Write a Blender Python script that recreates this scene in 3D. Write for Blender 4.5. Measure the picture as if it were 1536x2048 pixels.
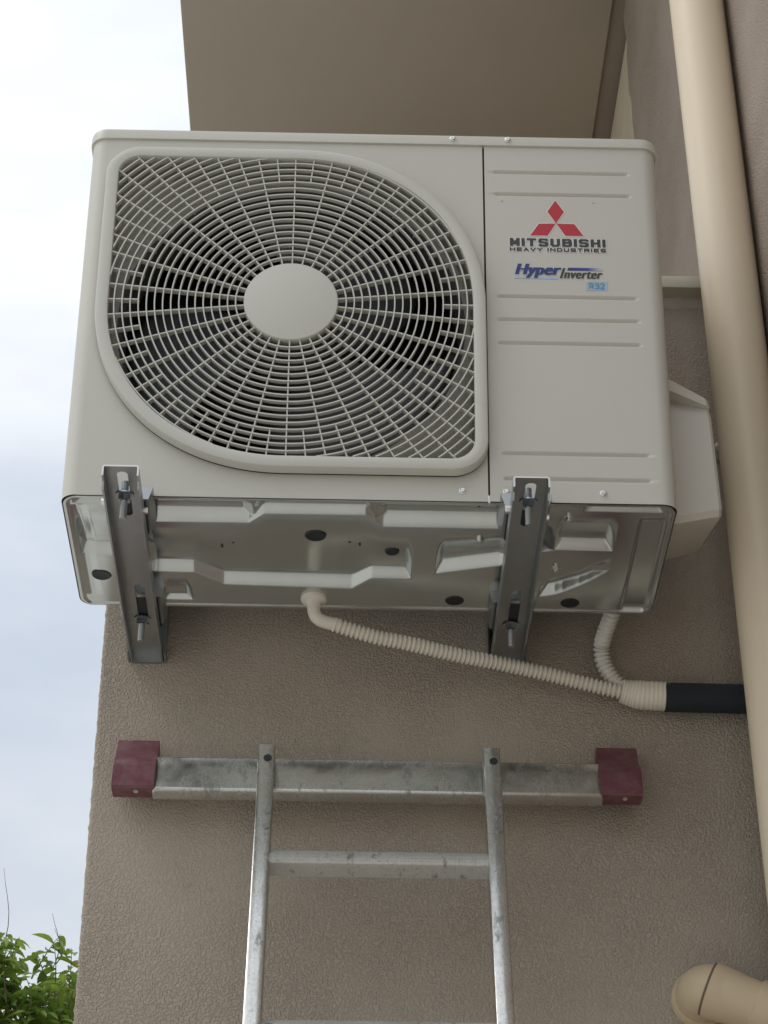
import bpy, bmesh, math, random
from mathutils import Vector, Matrix, noise as mnoise
rnd = random.Random(7)
S = bpy.context.scene
for o in list(bpy.data.objects): bpy.data.objects.remove(o)

# ------------------------------------------------------------------ camera
# world: X along the wall, Y into the wall, Z up; the unit's base front left corner is the origin
CAM = Vector((0.3675, -2.5182, -1.5274))
YAW, PITCH, ROLL, FPX = -0.0160157, 0.5401754, -0.0090260, 4676.19
Rm = Matrix.Rotation(YAW, 3, 'Z') @ Matrix.Rotation(PITCH, 3, 'X') @ Matrix.Rotation(ROLL, 3, 'Y')
cd = bpy.data.cameras.new('camera'); cam = bpy.data.objects.new('camera', cd)
S.collection.objects.link(cam)
# columns: camera x = right, y = up, z = backwards
r_, f_, u_ = Rm.col[0], Rm.col[1], Rm.col[2]
Mw = Matrix(((r_.x, u_.x, -f_.x, CAM.x), (r_.y, u_.y, -f_.y, CAM.y), (r_.z, u_.z, -f_.z, CAM.z), (0, 0, 0, 1)))
cam.matrix_world = Mw
cd.sensor_fit = 'VERTICAL'; cd.sensor_height = 36.0; cd.lens = 36.0 * FPX / 2048.0
cd.clip_start = 0.05; cd.clip_end = 3000
S.camera = cam
S.render.resolution_x, S.render.resolution_y = 768, 1024

# ------------------------------------------------------------------ sky, sun, exposure
SUN_AZ = math.radians(-104)     # clockwise from +Y: to the left, a little on the camera's side
SUN_EL = math.radians(56)
CLOUD = 10.2
W = bpy.data.worlds.new('World'); S.world = W; W.use_nodes = True
nt = W.node_tree; nt.nodes.clear()
def wn(t, **k):
    n = nt.nodes.new(t)
    for a, b in k.items(): setattr(n, a, b)
    return n
sky = wn('ShaderNodeTexSky', sky_type='NISHITA', sun_disc=False, sun_elevation=SUN_EL, sun_rotation=SUN_AZ,
         air_density=1.2, dust_density=2.5, ozone_density=1.0)
tc = wn('ShaderNodeTexCoord')
mp = wn('ShaderNodeMapping'); mp.inputs['Scale'].default_value = (1.6, 1.6, 4.5)
cn = wn('ShaderNodeTexNoise'); cn.inputs['Scale'].default_value = 2.2; cn.inputs['Detail'].default_value = 5; cn.inputs['Roughness'].default_value = .5
cr = wn('ShaderNodeValToRGB'); cr.color_ramp.elements[0].position = .32; cr.color_ramp.elements[1].position = .68
cr.color_ramp.elements[0].color = (.52, .52, .52, 1); cr.color_ramp.elements[1].color = (1, 1, 1, 1)
# overcast veil: luminance rises from horizon to zenith as (1 + 2 sin el) / 3
sx_ = wn('ShaderNodeSeparateXYZ')
m1 = wn('ShaderNodeMath', operation='MULTIPLY_ADD'); m1.inputs[1].default_value = CLOUD * 2 / 3; m1.inputs[2].default_value = CLOUD / 3
m0 = wn('ShaderNodeMath', operation='MAXIMUM'); m0.inputs[1].default_value = 0.
gm = wn('ShaderNodeMix', data_type='RGBA', blend_type='MULTIPLY'); gm.inputs[0].default_value = 1
gm.inputs[7].default_value = (.97, 1.0, 1.03, 1)
mx = wn('ShaderNodeMix', data_type='RGBA', blend_type='MIX')
bg = wn('ShaderNodeBackground'); bg.inputs[1].default_value = .15
out = wn('ShaderNodeOutputWorld')
L = nt.links.new
L(tc.outputs['Generated'], mp.inputs[0]); L(mp.outputs[0], cn.inputs[0]); L(cn.outputs[0], cr.inputs[0])
L(tc.outputs['Generated'], sx_.inputs[0]); L(sx_.outputs[2], m0.inputs[0]); L(m0.outputs[0], m1.inputs[0]); L(m1.outputs[0], gm.inputs[6])
L(cr.outputs[0], mx.inputs[0]); L(sky.outputs[0], mx.inputs[6]); L(gm.outputs[2], mx.inputs[7])
L(mx.outputs[2], bg.inputs[0]); L(bg.outputs[0], out.inputs[0])
sd = bpy.data.lights.new('sun', 'SUN'); sd.energy = .5; sd.angle = math.radians(24); sd.color = (1, .97, .92)
so = bpy.data.objects.new('sun', sd); S.collection.objects.link(so)
sdir = Vector((math.sin(SUN_AZ) * math.cos(SUN_EL), math.cos(SUN_AZ) * math.cos(SUN_EL), math.sin(SUN_EL)))
so.rotation_euler = sdir.to_track_quat('Z', 'Y').to_euler(); so.location = (-4, 3, 6)
vs = S.view_settings; vs.view_transform = 'Standard'; vs.look = 'None'; vs.exposure = 0.0; vs.gamma = 1; vs.use_curve_mapping = False

# ------------------------------------------------------------------ materials
def mat(name, col, rough=.6, metal=0., spec=.5, build=None, coat=0.):
    m = bpy.data.materials.new(name); m.use_nodes = True
    t = m.node_tree; b = t.nodes['Principled BSDF']
    b.inputs['Base Color'].default_value = (*col, 1); b.inputs['Roughness'].default_value = rough
    b.inputs['Metallic'].default_value = metal; b.inputs['Specular IOR Level'].default_value = spec
    b.inputs['Coat Weight'].default_value = coat
    if build: build(t, b)
    return m
def N(t, typ, **k):
    n = t.nodes.new(typ)
    for a, b in k.items():
        if a in n.inputs: n.inputs[a].default_value = b
        else: setattr(n, a, b)
    return n
def pos(t):
    g = t.nodes.new('ShaderNodeNewGeometry'); return g.outputs['Position']
def nz(t, scale, detail=2., rough=.5, dist=0., vec=None, sc=(1, 1, 1)):
    mpn = t.nodes.new('ShaderNodeMapping'); mpn.inputs['Scale'].default_value = sc
    t.links.new(vec or pos(t), mpn.inputs[0])
    n = t.nodes.new('ShaderNodeTexNoise')
    n.inputs['Scale'].default_value = scale; n.inputs['Detail'].default_value = detail
    n.inputs['Roughness'].default_value = rough; n.inputs['Distortion'].default_value = dist
    t.links.new(mpn.outputs[0], n.inputs['Vector']); return n.outputs[0]
def ramp(t, src, *stops):
    r = t.nodes.new('ShaderNodeValToRGB'); e = r.color_ramp.elements
    while len(e) < len(stops): e.new(.5)
    for el, (p, c) in zip(e, stops):
        el.position = p; el.color = (*c, 1) if len(c) == 3 else c
    t.links.new(src, r.inputs[0]); return r.outputs[0]
def mixc(t, fac, a, b, mode='MIX'):
    m = t.nodes.new('ShaderNodeMix'); m.data_type = 'RGBA'; m.blend_type = mode
    for i, v in ((0, fac), (6, a), (7, b)):
        if isinstance(v, (int, float)): m.inputs[i].default_value = v
        elif isinstance(v, tuple): m.inputs[i].default_value = (*v, 1)
        else: t.links.new(v, m.inputs[i])
    return m.outputs[2]
def math_(t, op, a, b=None):
    m = t.nodes.new('ShaderNodeMath'); m.operation = op
    for i, v in ((0, a), (1, b)):
        if v is None: continue
        if isinstance(v, (int, float)): m.inputs[i].default_value = v
        else: t.links.new(v, m.inputs[i])
    return m.outputs[0]
def bump(t, b, h, strength, dist):
    n = t.nodes.new('ShaderNodeBump'); n.inputs['Strength'].default_value = strength; n.inputs['Distance'].default_value = dist
    t.links.new(h, n.inputs['Height']); t.links.new(n.outputs[0], b.inputs['Normal'])
def link(t, s, i): t.links.new(s, i)

def stucco(col, amp, scale=300.):
    def f(t, b):
        n1 = nz(t, scale, .6, .5, .7)
        worm = ramp(t, n1, (.36, (0, 0, 0)), (.47, (.35, .35, .35)), (.60, (1, 1, 1)))
        patch = ramp(t, nz(t, 4.5, 3.), (.3, (.35, .35, .35)), (.62, (1, 1, 1)))
        h = math_(t, 'ADD', math_(t, 'MULTIPLY', worm, patch), math_(t, 'MULTIPLY', nz(t, 420., 2.), .12))
        bump(t, b, h, 1.0, amp)
        big = nz(t, 2.3, 4., .6)
        c = mixc(t, math_(t, 'MULTIPLY', big, .5), tuple(x * 1.06 for x in col), tuple(x * .86 for x in (col[0] * 1.02, col[1], col[2] * .97)))
        c = mixc(t, math_(t, 'MULTIPLY', ramp(t, nz(t, 60., 3., .7), (.58, (0, 0, 0)), (.72, (1, 1, 1))), .25), c, tuple(x * .62 for x in col))
        link(t, c, b.inputs['Base Color'])
    return f
WALLC = (.43, .375, .31)
M = {}
M['stucco'] = mat('stucco', WALLC, .9, spec=.25, build=stucco(WALLC, .0018))
M['house'] = mat('house_stucco', (.42, .355, .305), .9, spec=.25, build=stucco((.42, .355, .305), .0018))
def soffit(t, b):
    c = mixc(t, nz(t, 3.5, 5., .6), (.425, .378, .312), (.385, .338, .28)); link(t, c, b.inputs['Base Color'])
    bump(t, b, nz(t, 260., 4.), .25, .001)
M['soffit'] = mat('soffit_paint', (.34, .29, .225), .85, spec=.25, build=soffit)
M['band'] = mat('band_shade', (.30, .25, .205), .85, spec=.25)  # darker than the soffit: shade of the recessed strip put into its colour
def mortar(t, b):
    c = mixc(t, nz(t, 14., 6., .65), (.70, .62, .48), (.52, .44, .34)); link(t, c, b.inputs['Base Color'])
    bump(t, b, nz(t, 70., 5.), .5, .004)
M['mortar'] = mat('mortar', (.55, .48, .38), .9, build=mortar)
M['mortar_edge'] = mat('mortar_edge', (.52, .49, .45), .95, build=lambda t, b: bump(t, b, nz(t, 120., 5.), .6, .004))
def stone(t, b):
    c = mixc(t, nz(t, 9., 6., .6), (.60, .57, .48), (.50, .47, .39)); link(t, c, b.inputs['Base Color'])
M['stone'] = mat('stone', (.55, .52, .44), .55, build=stone)
def paint(col, wear=.06):
    def f(t, b):
        c = mixc(t, math_(t, 'MULTIPLY', nz(t, 5., 4., .6), .35), col, tuple(x * (1 - wear * 2) for x in col))
        sp = ramp(t, nz(t, 190., 2., .5), (.735, (0, 0, 0)), (.76, (1, 1, 1)))
        c = mixc(t, math_(t, 'MULTIPLY', sp, .35), c, tuple(x * .55 for x in col))
        link(t, c, b.inputs['Base Color'])
        rr = ramp(t, nz(t, 30., 3.), (.3, (.36, .36, .36)), (.7, (.46, .46, .46))); link(t, rr, b.inputs['Roughness'])
        bump(t, b, math_(t, 'ADD', math_(t, 'MULTIPLY', nz(t, 900., 2.), .05), nz(t, 5., 2.)), .12, .004)
    return f
ACC = (.60, .588, .525)
M['paint'] = mat('unit_paint', ACC, .4, build=paint(ACC))
M['guard'] = mat('guard_plastic', (.58, .575, .52), .42, build=paint((.58, .575, .52), .03))
M['coverp'] = mat('cover_plastic', (.60, .57, .505), .5, build=paint((.60, .57, .505), .03))
M['dark'] = mat('dark_inside', (.035, .037, .042), .7)
M['seam'] = mat('seam_shadow_gap', (.05, .05, .048), .8)
M['bell'] = mat('bellmouth', (.09, .09, .088), .6)
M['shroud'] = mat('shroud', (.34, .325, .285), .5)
M['fan'] = mat('fan_plastic', (.075, .077, .082), .5)
M['coil'] = mat('coil', (.05, .052, .058), .5, metal=.4)
def galv(a, b_, r0, r1, sc=22.):
    def f(t, b):
        v = t.nodes.new('ShaderNodeTexVoronoi'); v.inputs['Scale'].default_value = 90.
        t.links.new(pos(t), v.inputs['Vector'])
        n = nz(t, sc, 4., .6)
        c = mixc(t, n, a, b_); c = mixc(t, .015, c, v.outputs['Color'], 'OVERLAY'); link(t, c, b.inputs['Base Color'])
        link(t, ramp(t, n, (.3, (r0,) * 3), (.7, (r1,) * 3)), b.inputs['Roughness'])
        bump(t, b, nz(t, 40., 2.), .02, .0008)
    return f
M['pan'] = mat('galvanised_pan', (.5, .5, .46), .36, .92, build=galv((.66, .69, .68), (.60, .625, .615), .17, .24))
M['arm'] = mat('zinc_arm', (.4, .4, .38), .42, .95, build=galv((.45, .47, .475), (.38, .395, .40), .30, .44))
M['zinc'] = mat('zinc_bright', (.72, .72, .7), .25, 1.)
M['bolt'] = mat('bolt_zinc', (.42, .45, .47), .3, 1.)
M['cut'] = mat('cut_edge_glint', (.80, .80, .78), .45, .35)  # arm's front cut edges: the light they catch is put into a paler colour
M['plug'] = mat('plug', (.012, .014, .02), .45)
M['rubber'] = mat('rubber', (.03, .03, .03), .7)
def pvc(col, d=.10):
    def f(t, b):
        n = nz(t, 16., 4., .55, sc=(1, 1, .12))
        c = mixc(t, n, tuple(x * (1 + d * .5) for x in col), tuple(x * (1 - d) for x in col)); link(t, c, b.inputs['Base Color'])
        link(t, ramp(t, nz(t, 45., 4., .6, sc=(1, 1, .3)), (.3, (.30,) * 3), (.7, (.45,) * 3)), b.inputs['Roughness'])
        bump(t, b, nz(t, 30., 2., sc=(1, 1, .1)), .05, .002)
    return f
M['pvc'] = mat('pvc_cream', (.82, .705, .53), .36, build=pvc((.82, .705, .53)))
M['pvc_dark'] = mat('pvc_tan', (.62, .50, .34), .42, build=pvc((.62, .50, .34)))
M['hose'] = mat('hose_plastic', (.76, .71, .61), .45, build=pvc((.76, .71, .61), .14))
M['hose2'] = mat('hose_plastic_grey', (.72, .69, .63), .42, build=pvc((.72, .69, .63), .12))
M['tape'] = mat('tape', (.80, .745, .63), .5, build=pvc((.80, .745, .63), .1))
M['gasket'] = mat('gasket', (.17, .12, .08), .7)
M['foam'] = mat('foam', (.018, .024, .03), .85, build=lambda t, b: bump(t, b, nz(t, 200., 4.), .3, .002))
def alu(t, b):
    n = nz(t, 26., 5., .65); d = nz(t, 52., 6., .72, sc=(1, .6, .4))
    c = mixc(t, n, (.70, .70, .675), (.53, .535, .51))
    blot = ramp(t, d, (.575, (0, 0, 0)), (.64, (1, 1, 1)))
    c = mixc(t, math_(t, 'MULTIPLY', blot, .7), c, (.20, .185, .165))
    st = ramp(t, nz(t, 420., 3., .6, sc=(1, 1, .03)), (.42, (0, 0, 0)), (.66, (1, 1, 1)))
    c = mixc(t, math_(t, 'MULTIPLY', st, .28), c, (.30, .30, .285))
    sp_ = ramp(t, nz(t, 170., 4., .7), (.60, (0, 0, 0)), (.68, (1, 1, 1)))
    c = mixc(t, math_(t, 'MULTIPLY', sp_, .5), c, (.19, .18, .16))
    warm = ramp(t, nz(t, 7., 4., .6), (.5, (0, 0, 0)), (.68, (1, 1, 1)))
    c = mixc(t, math_(t, 'MULTIPLY', warm, .35), c, (.50, .43, .34))
    link(t, c, b.inputs['Base Color'])
    link(t, ramp(t, d, (.3, (.13,) * 3), (.7, (.36,) * 3)), b.inputs['Roughness'])
    link(t, math_(t, 'SUBTRACT', .93, math_(t, 'MULTIPLY', blot, .5)), b.inputs['Metallic'])
    bump(t, b, nz(t, 300., 3., sc=(1, 1, .08)), .08, .0008)
M['alu'] = mat('aluminium', (.7, .7, .67), .3, .95, build=alu)
def alur(t, b):
    alu(t, b)
    for l in list(t.links):
        if l.to_socket.name in ('Metallic', 'Roughness') and l.to_node == b: t.links.remove(l)
    b.inputs['Metallic'].default_value = .55; b.inputs['Roughness'].default_value = .38
M['alu_rung'] = mat('aluminium_rung', (.7, .66, .58), .38, .55, build=alur)
def maroon(t, b):
    c = mixc(t, ramp(t, nz(t, 40., 5., .65), (.4, (0, 0, 0)), (.75, (1, 1, 1))), (.135, .032, .048), (.22, .115, .125)); link(t, c, b.inputs['Base Color'])
M['maroon'] = mat('maroon_plastic', (.19, .035, .065), .45, build=maroon)
M['red'] = mat('print_red', (.50, .028, .045), .4)
M['char'] = mat('print_charcoal', (.045, .052, .055), .45)
M['navy'] = mat('print_navy', (.02, .045, .20), .4)
M['sky_blue'] = mat('print_sky_blue', (.06, .33, .62), .4)
M['pale_blue'] = mat('print_pale_blue', (.38, .55, .78), .4)
M['white'] = mat('print_white', (.80, .79, .74), .45)
def gradbar(t, b):
    x = t.nodes.new('ShaderNodeSeparateXYZ'); t.links.new(pos(t), x.inputs[0])
    f = t.nodes.new('ShaderNodeMapRange'); f.inputs[1].default_value = .645; f.inputs[2].default_value = .699
    t.links.new(x.outputs[0], f.inputs[0])
    link(t, ramp(t, f.outputs[0], (0., (.02, .03, .15)), (.62, (.035, .06, .33)), (1., (.60, .60, .56))), b.inputs['Base Color'])
M['gradbar'] = mat('print_gradient', (.1, .1, .4), .4, build=gradbar)
def leafm(name, a, b2):
    def f(t, b):
        oi = t.nodes.new('ShaderNodeObjectInfo')
        n = nz(t, 14., 2.)
        c = mixc(t, n, a, b2); link(t, c, b.inputs['Base Color'])
        b.inputs['Transmission Weight'].default_value = 0
        tr = t.nodes.new('ShaderNodeBsdfTranslucent'); t.links.new(mixc(t, .5, c, (.25, .36, .05)), tr.inputs[0])
        ms = t.nodes.new('ShaderNodeMixShader'); ms.inputs[0].default_value = .45
        o = t.nodes['Material Output']; t.links.new(b.outputs[0], ms.inputs[1]); t.links.new(tr.outputs[0], ms.inputs[2]); t.links.new(ms.outputs[0], o.inputs[0])
    return mat(name, a, .32, build=f)
M['leaf'] = leafm('leaf', (.10, .18, .038), (.155, .25, .05))
M['leaf_young'] = leafm('leaf_young', (.32, .41, .075), (.20, .30, .055))
M['leaf_yellow'] = leafm('leaf_yellow', (.42, .34, .05), (.22, .26, .05))
M['bark'] = mat('bark', (.13, .10, .075), .9)
def groundm(t, b):
    c = mixc(t, nz(t, .8, 6., .6), (.58, .555, .50), (.45, .43, .385))
    c = mixc(t, ramp(t, nz(t, 14., 5., .7), (.45, (0, 0, 0)), (.7, (1, 1, 1))), c, (.62, .595, .54)); link(t, c, b.inputs['Base Color'])
M['ground'] = mat('paving', (.27, .24, .2), .9, build=groundm)

# ------------------------------------------------------------------ helpers
COL = S.collection
def finish(me, smooth=None):
    if smooth is not None:
        for p in me.polygons: p.use_smooth = True
        me.set_sharp_from_angle(angle=math.radians(smooth))
def link_obj(name, me, m, parent=None, label=None, cat=None, group=None, kind=None, loc=None):
    o = bpy.data.objects.new(name, me); COL.objects.link(o)
    if me is not None and m is not None and not me.materials: me.materials.append(m)
    if loc is not None: o.location = loc
    if parent is not None:
        o.parent = parent
        root = parent
        mi = Matrix.Identity(4); chain = []
        p = parent
        while p: chain.append(p); p = p.parent
        for p in reversed(chain):
            mi = mi @ p.matrix_parent_inverse @ Matrix.LocRotScale(p.location, p.rotation_euler, p.scale) if p.parent else Matrix.LocRotScale(p.location, p.rotation_euler, p.scale)
        o.matrix_parent_inverse = mi.inverted()
    for k, v in (('label', label), ('category', cat), ('group', group), ('kind', kind)):
        if v: o[k] = v
    return o
def thing(name, label, cat, loc, group=None):
    o = bpy.data.objects.new(name, None); COL.objects.link(o); o.location = loc; o.empty_display_size = .05
    o['label'] = label; o['category'] = cat
    if group: o['group'] = group
    return o
class MB:
    def __init__(s): s.bm = bmesh.new()
    def quad(s, pts): s.bm.faces.new([s.bm.verts.new(p) for p in pts])
    def box(s, a, b, bev=0., seg=2, mtx=None):
        t = bmesh.new(); bmesh.ops.create_cube(t, size=1)
        a, b = Vector(a), Vector(b); c = (a + b) / 2; d = b - a
        for v in t.verts: v.co = Vector((v.co.x * d.x + c.x, v.co.y * d.y + c.y, v.co.z * d.z + c.z))
        if bev: bmesh.ops.bevel(t, geom=list(t.edges), offset=bev, segments=seg, affect='EDGES', profile=.5)
        s.merge(t, mtx); return s
    def merge(s, t, mtx=None):
        if mtx is not None: bmesh.ops.transform(t, matrix=mtx, verts=t.verts)
        me = bpy.data.meshes.new('tmp'); t.to_mesh(me); t.free(); s.bm.from_mesh(me); bpy.data.meshes.remove(me)
    def grid(s, rows, close=False, cap=False):
        vs_ = [[s.bm.verts.new(p) for p in r] for r in rows]
        n = len(vs_[0])
        for i in range(len(vs_) - 1):
            for j in range(n if close else n - 1):
                k = (j + 1) % n
                s.bm.faces.new((vs_[i][j], vs_[i][k], vs_[i + 1][k], vs_[i + 1][j]))
        if cap:
            s.bm.faces.new(list(reversed(vs_[0]))); s.bm.faces.new(vs_[-1])
        return s
    def tube(s, pts, rad, seg=16, cap=True):
        pts = [Vector(p) for p in pts]; n = len(pts); rows = []
        up = None
        for i, p in enumerate(pts):
            t = (pts[min(i + 1, n - 1)] - pts[max(i - 1, 0)]).normalized()
            if up is None:
                up = Vector((0, 0, 1)) if abs(t.z) < .9 else Vector((1, 0, 0))
            x = t.cross(up).normalized(); up = x.cross(t).normalized()
            r = rad(i / (n - 1), i) if callable(rad) else rad
            rows.append([p + (x * math.cos(2 * math.pi * k / seg) + up * math.sin(2 * math.pi * k / seg)) * r for k in range(seg)])
        return s.grid(rows, True, cap)
    def prism(s, poly, axis, a, b):
        def P(u, v, w):
            return {'X': (w, u, v), 'Y': (u, w, v), 'Z': (u, v, w)}[axis]
        A = [s.bm.verts.new(P(u, v, a)) for u, v in poly]; B = [s.bm.verts.new(P(u, v, b)) for u, v in poly]
        n = len(poly); s.bm.faces.new(A); s.bm.faces.new(list(reversed(B)))
        for i in range(n):
            j = (i + 1) % n; s.bm.faces.new((A[j], A[i], B[i], B[j]))
        return s
    def mesh(s, name, smooth=30, bevel=0.):
        if bevel: bmesh.ops.bevel(s.bm, geom=[e for e in s.bm.edges if e.calc_face_angle(0) > .5], offset=bevel, segments=2, affect='EDGES', profile=.5)
        bmesh.ops.recalc_face_normals(s.bm, faces=s.bm.faces)
        me = bpy.data.meshes.new(name); s.bm.to_mesh(me); s.bm.free(); finish(me, smooth); return me
    def build(s, name, m, parent=None, smooth=30, bevel=0., **k):
        return link_obj(name, s.mesh(name, smooth, bevel), m, parent, **k)
def plate(outline, holes, thick, bevel=0.):
    """flat sheet with holes (2D curve fill): mesh in its own XY plane, extruded +-thick/2"""
    c = bpy.data.curves.new('tmp', 'CURVE'); c.dimensions = '2D'; c.fill_mode = 'BOTH'; c.extrude = thick / 2; c.bevel_depth = bevel; c.bevel_resolution = 1
    for poly in [outline] + holes:
        sp = c.splines.new('POLY'); sp.points.add(len(poly) - 1); sp.use_cyclic_u = True
        for p, q in zip(sp.points, poly): p.co = (q[0], q[1], 0, 1)
    return curve_mesh(c)
def curve_mesh(c):
    o = bpy.data.objects.new('tmp', c); COL.objects.link(o)
    dg = bpy.context.evaluated_depsgraph_get(); dg.update()
    me = bpy.data.meshes.new_from_object(o.evaluated_get(dg)); bpy.data.objects.remove(o); bpy.data.curves.remove(c)
    me.materials.clear()
    return me
def xform(me, mtx): me.transform(mtx); me.update(); return me
XZ = Matrix.Rotation(math.radians(90), 4, 'X')      # (x, y, 0) -> (x, 0, y)
def smoothstep(a, b, x):
    t = max(0., min(1., (x - a) / (b - a))) if b != a else float(x > a)
    return t * t * (3 - 2 * t)
def interp(xs, x):
    if x <= xs[0][0]: return xs[0][1]
    for (a, u), (b, v) in zip(xs, xs[1:]):
        if x <= b: return u + (v - u) * (x - a) / (b - a)
    return xs[-1][1]
def catmull(pts, n):
    pts = [Vector(p) for p in pts]; P = [pts[0] * 2 - pts[1]] + pts + [pts[-1] * 2 - pts[-2]]; o = []
    for i in range(1, len(P) - 2):
        for k in range(n):
            t = k / n; a, b, c, d = P[i - 1:i + 3]
            o.append(.5 * ((2 * b) + (c - a) * t + (2 * a - 5 * b + 4 * c - d) * t * t + (3 * b - a - 3 * c + d) * t ** 3))
    o.append(P[-2]); return o
def resample(pts, step):
    o = [pts[0]]; acc = 0.
    for a, b in zip(pts, pts[1:]):
        d = (b - a).length
        while acc + d >= step and d > 0:
            t = (step - acc) / d; a = a.lerp(b, t); o.append(a.copy()); d = (b - a).length; acc = 0.
        acc += d
    return o

# ------------------------------------------------------------------ setting
GZ = -3.13
g = MB(); g.box((-400, -400, GZ - .2), (400, 400, GZ)); g.build('ground', M['ground'], kind='structure')

WY = 0.40          # face of the lower wall
WX = 0.021         # its free left corner
HX = 0.9665         # face of the house wall on the right
def hx(z): return HX - .0265 * (z - .51)      # the house wall leans very slightly, like the downpipe on it
WT = 0.600         # top of the lower wall under the coping
# lower wall: a front sheet with a slightly uneven free corner
def lower_wall():
    t = thing('terrace_wall', 'beige rough stucco wall with a free left corner, carrying the outdoor unit', 'wall', (WX, WY, GZ))
    mb = MB(); rows = []
    n = 620
    for i in range(n + 1):
        z = GZ + (WT - GZ) * i / n
        j = (mnoise.noise(Vector((z * 95, 0, 3))) + .6 * mnoise.noise(Vector((z * 210, 4, 1)))) * .0014
        x0 = WX + j
        rows.append([(x0 + .002, WY + 2.0, z), (x0, WY + .004, z), (x0 + .0022, WY + .0006, z), (x0 + .006, WY, z), (hx(z) + .02, WY, z), (hx(z) + .02, WY + 2.0, z)])
    mb.grid(rows, True, True); mb.build('wall_body', M['stucco'], t, smooth=50)
    # coping slab with mortar bed
    c = MB(); c.box((WX - .02, WY - .035, WT + .012), (HX + .01, WY + 1.9, WT + .034), .002, 2); c.build('coping', M['stone'], t)
    b = MB(); rows = []
    for i in range(160):
        x = WX + (HX - .004 - WX) * i / 159
        dy = .004 + .003 * mnoise.noise(Vector((x * 60, 0, 0))); dz = .0025 * mnoise.noise(Vector((x * 45, 3, 0)))
        rows.append([(x, WY + .05, WT + .013), (x, WY - .012 + dy, WT + .013), (x, WY - .008 + dy, WT + .003 + dz), (x, WY + .001, WT - .004 + dz), (x, WY + .05, WT - .004)])
    b.grid(rows, True, True); b.build('mortar_bed', M['mortar_edge'], t, smooth=60)
    return t
lower_wall()
# house wall on the right: plaster layer stopping raggedly in the depth, cream wall behind it
def house_wall():
    t = thing('house_wall', 'pinkish stucco house wall running back behind the cream downpipe', 'wall', (HX + .5, 0, GZ))
    mb = MB(); rows = []
    top = 4.2; n = 260
    for i in range(n + 1):
        z = GZ + (top - GZ) * i / n
        e = 1.215 + .035 * mnoise.noise(Vector((z * 5, 1, 0))) + .02 * mnoise.noise(Vector((z * 19, 2, 0))) + .007 * mnoise.noise(Vector((z * 60, 5, 0)))
        h = hx(z)
        rows.append([(HX + 1.2, -1.6, z), (h, -1.6, z), (h, e, z), (h + .004, e + .008, z), (h + .035, e + .012, z), (h + .035, 2.2, z), (HX + 1.2, 2.2, z)])
    mb.grid(rows, True, True); mb.build('wall_body', M['house'], t, smooth=50)
    mb = MB(); rows = []
    for z in (WT + .036, 1.939):
        rows.append([(hx(z) + .012, 1.13, z), (hx(z) + .012, 2.0, z), (hx(z) + .04, 2.0, z), (hx(z) + .04, 1.13, z)])
    mb.grid(rows, True, True); mb.build('bare_render', M['mortar'], t)
    mb = MB(); rows = []
    for i in range(200):
        z = WT + .04 + (1.935 - WT - .04) * i / 199; h = hx(z)
        w = .05 + .03 * mnoise.noise(Vector((z * 7, 9, 0))) + .012 * mnoise.noise(Vector((z * 31, 2, 0)))
        e = 1.195
        rows.append([(h + .011, e - .02, z), (h + .006, e + .02, z), (h + .0105, e + w, z), (h + .013, e + w, z)])
    mb.grid(rows); mb.build('render_edge', M['mortar_edge'], t, smooth=60)
    mb = MB(); mb.box((WX + .01, 1.90, WT + .0345), (HX + .02, 2.02, 1.943)); mb.build('sky_block_wall', M['house'], t)  # unseen wall, added under the slab to block sky light and darken the plaster
house_wall()
# balcony slab overhead
def slab():
    t = thing('balcony_slab', 'smooth brown painted balcony soffit overhead, above the outdoor unit', 'balcony', (.45, 1.2, 1.945))
    mb = MB(); mb.box((-.015, .42, 1.945), (.901, 2.4, 2.115), .004, 2); mb.build('soffit', M['soffit'], t)
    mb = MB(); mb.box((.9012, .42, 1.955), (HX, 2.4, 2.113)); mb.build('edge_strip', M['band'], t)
slab()

# ------------------------------------------------------------------ outdoor unit
UW, UH, UD = .78, .595, .29
AC = thing('outdoor_unit', 'off-white air conditioner outdoor unit with round fan guard on wall brackets', 'air conditioner', (UW / 2, UD / 2, 0))
GC = Vector((.2825, 0, .2925)); AO, AI = .2572, .2400; FO, FI = .046, .030
def rmax(th, a, fr):
    """guard outline: round top right and bottom left, square with a fillet top left and bottom right"""
    c, s = math.cos(th), math.sin(th)
    if c * s >= 0:
        p = 2.12                                   # a touch fuller than a circle
        return a / ((abs(c) ** p + abs(s) ** p) ** (1 / p))
    ac, as_ = abs(c), abs(s)
    r = a / max(ac, as_); k = a - fr
    if r * min(ac, as_) > k:
        b = k * (ac + as_); r = b + math.sqrt(max(0, b * b - (2 * k * k - fr * fr)))
    return r
def gp(r, th, y): return (GC.x + r * math.cos(th), y, GC.z + r * math.sin(th))
SEAM0, SEAM1 = .5393, .5419
LIDZ = .5770
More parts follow.
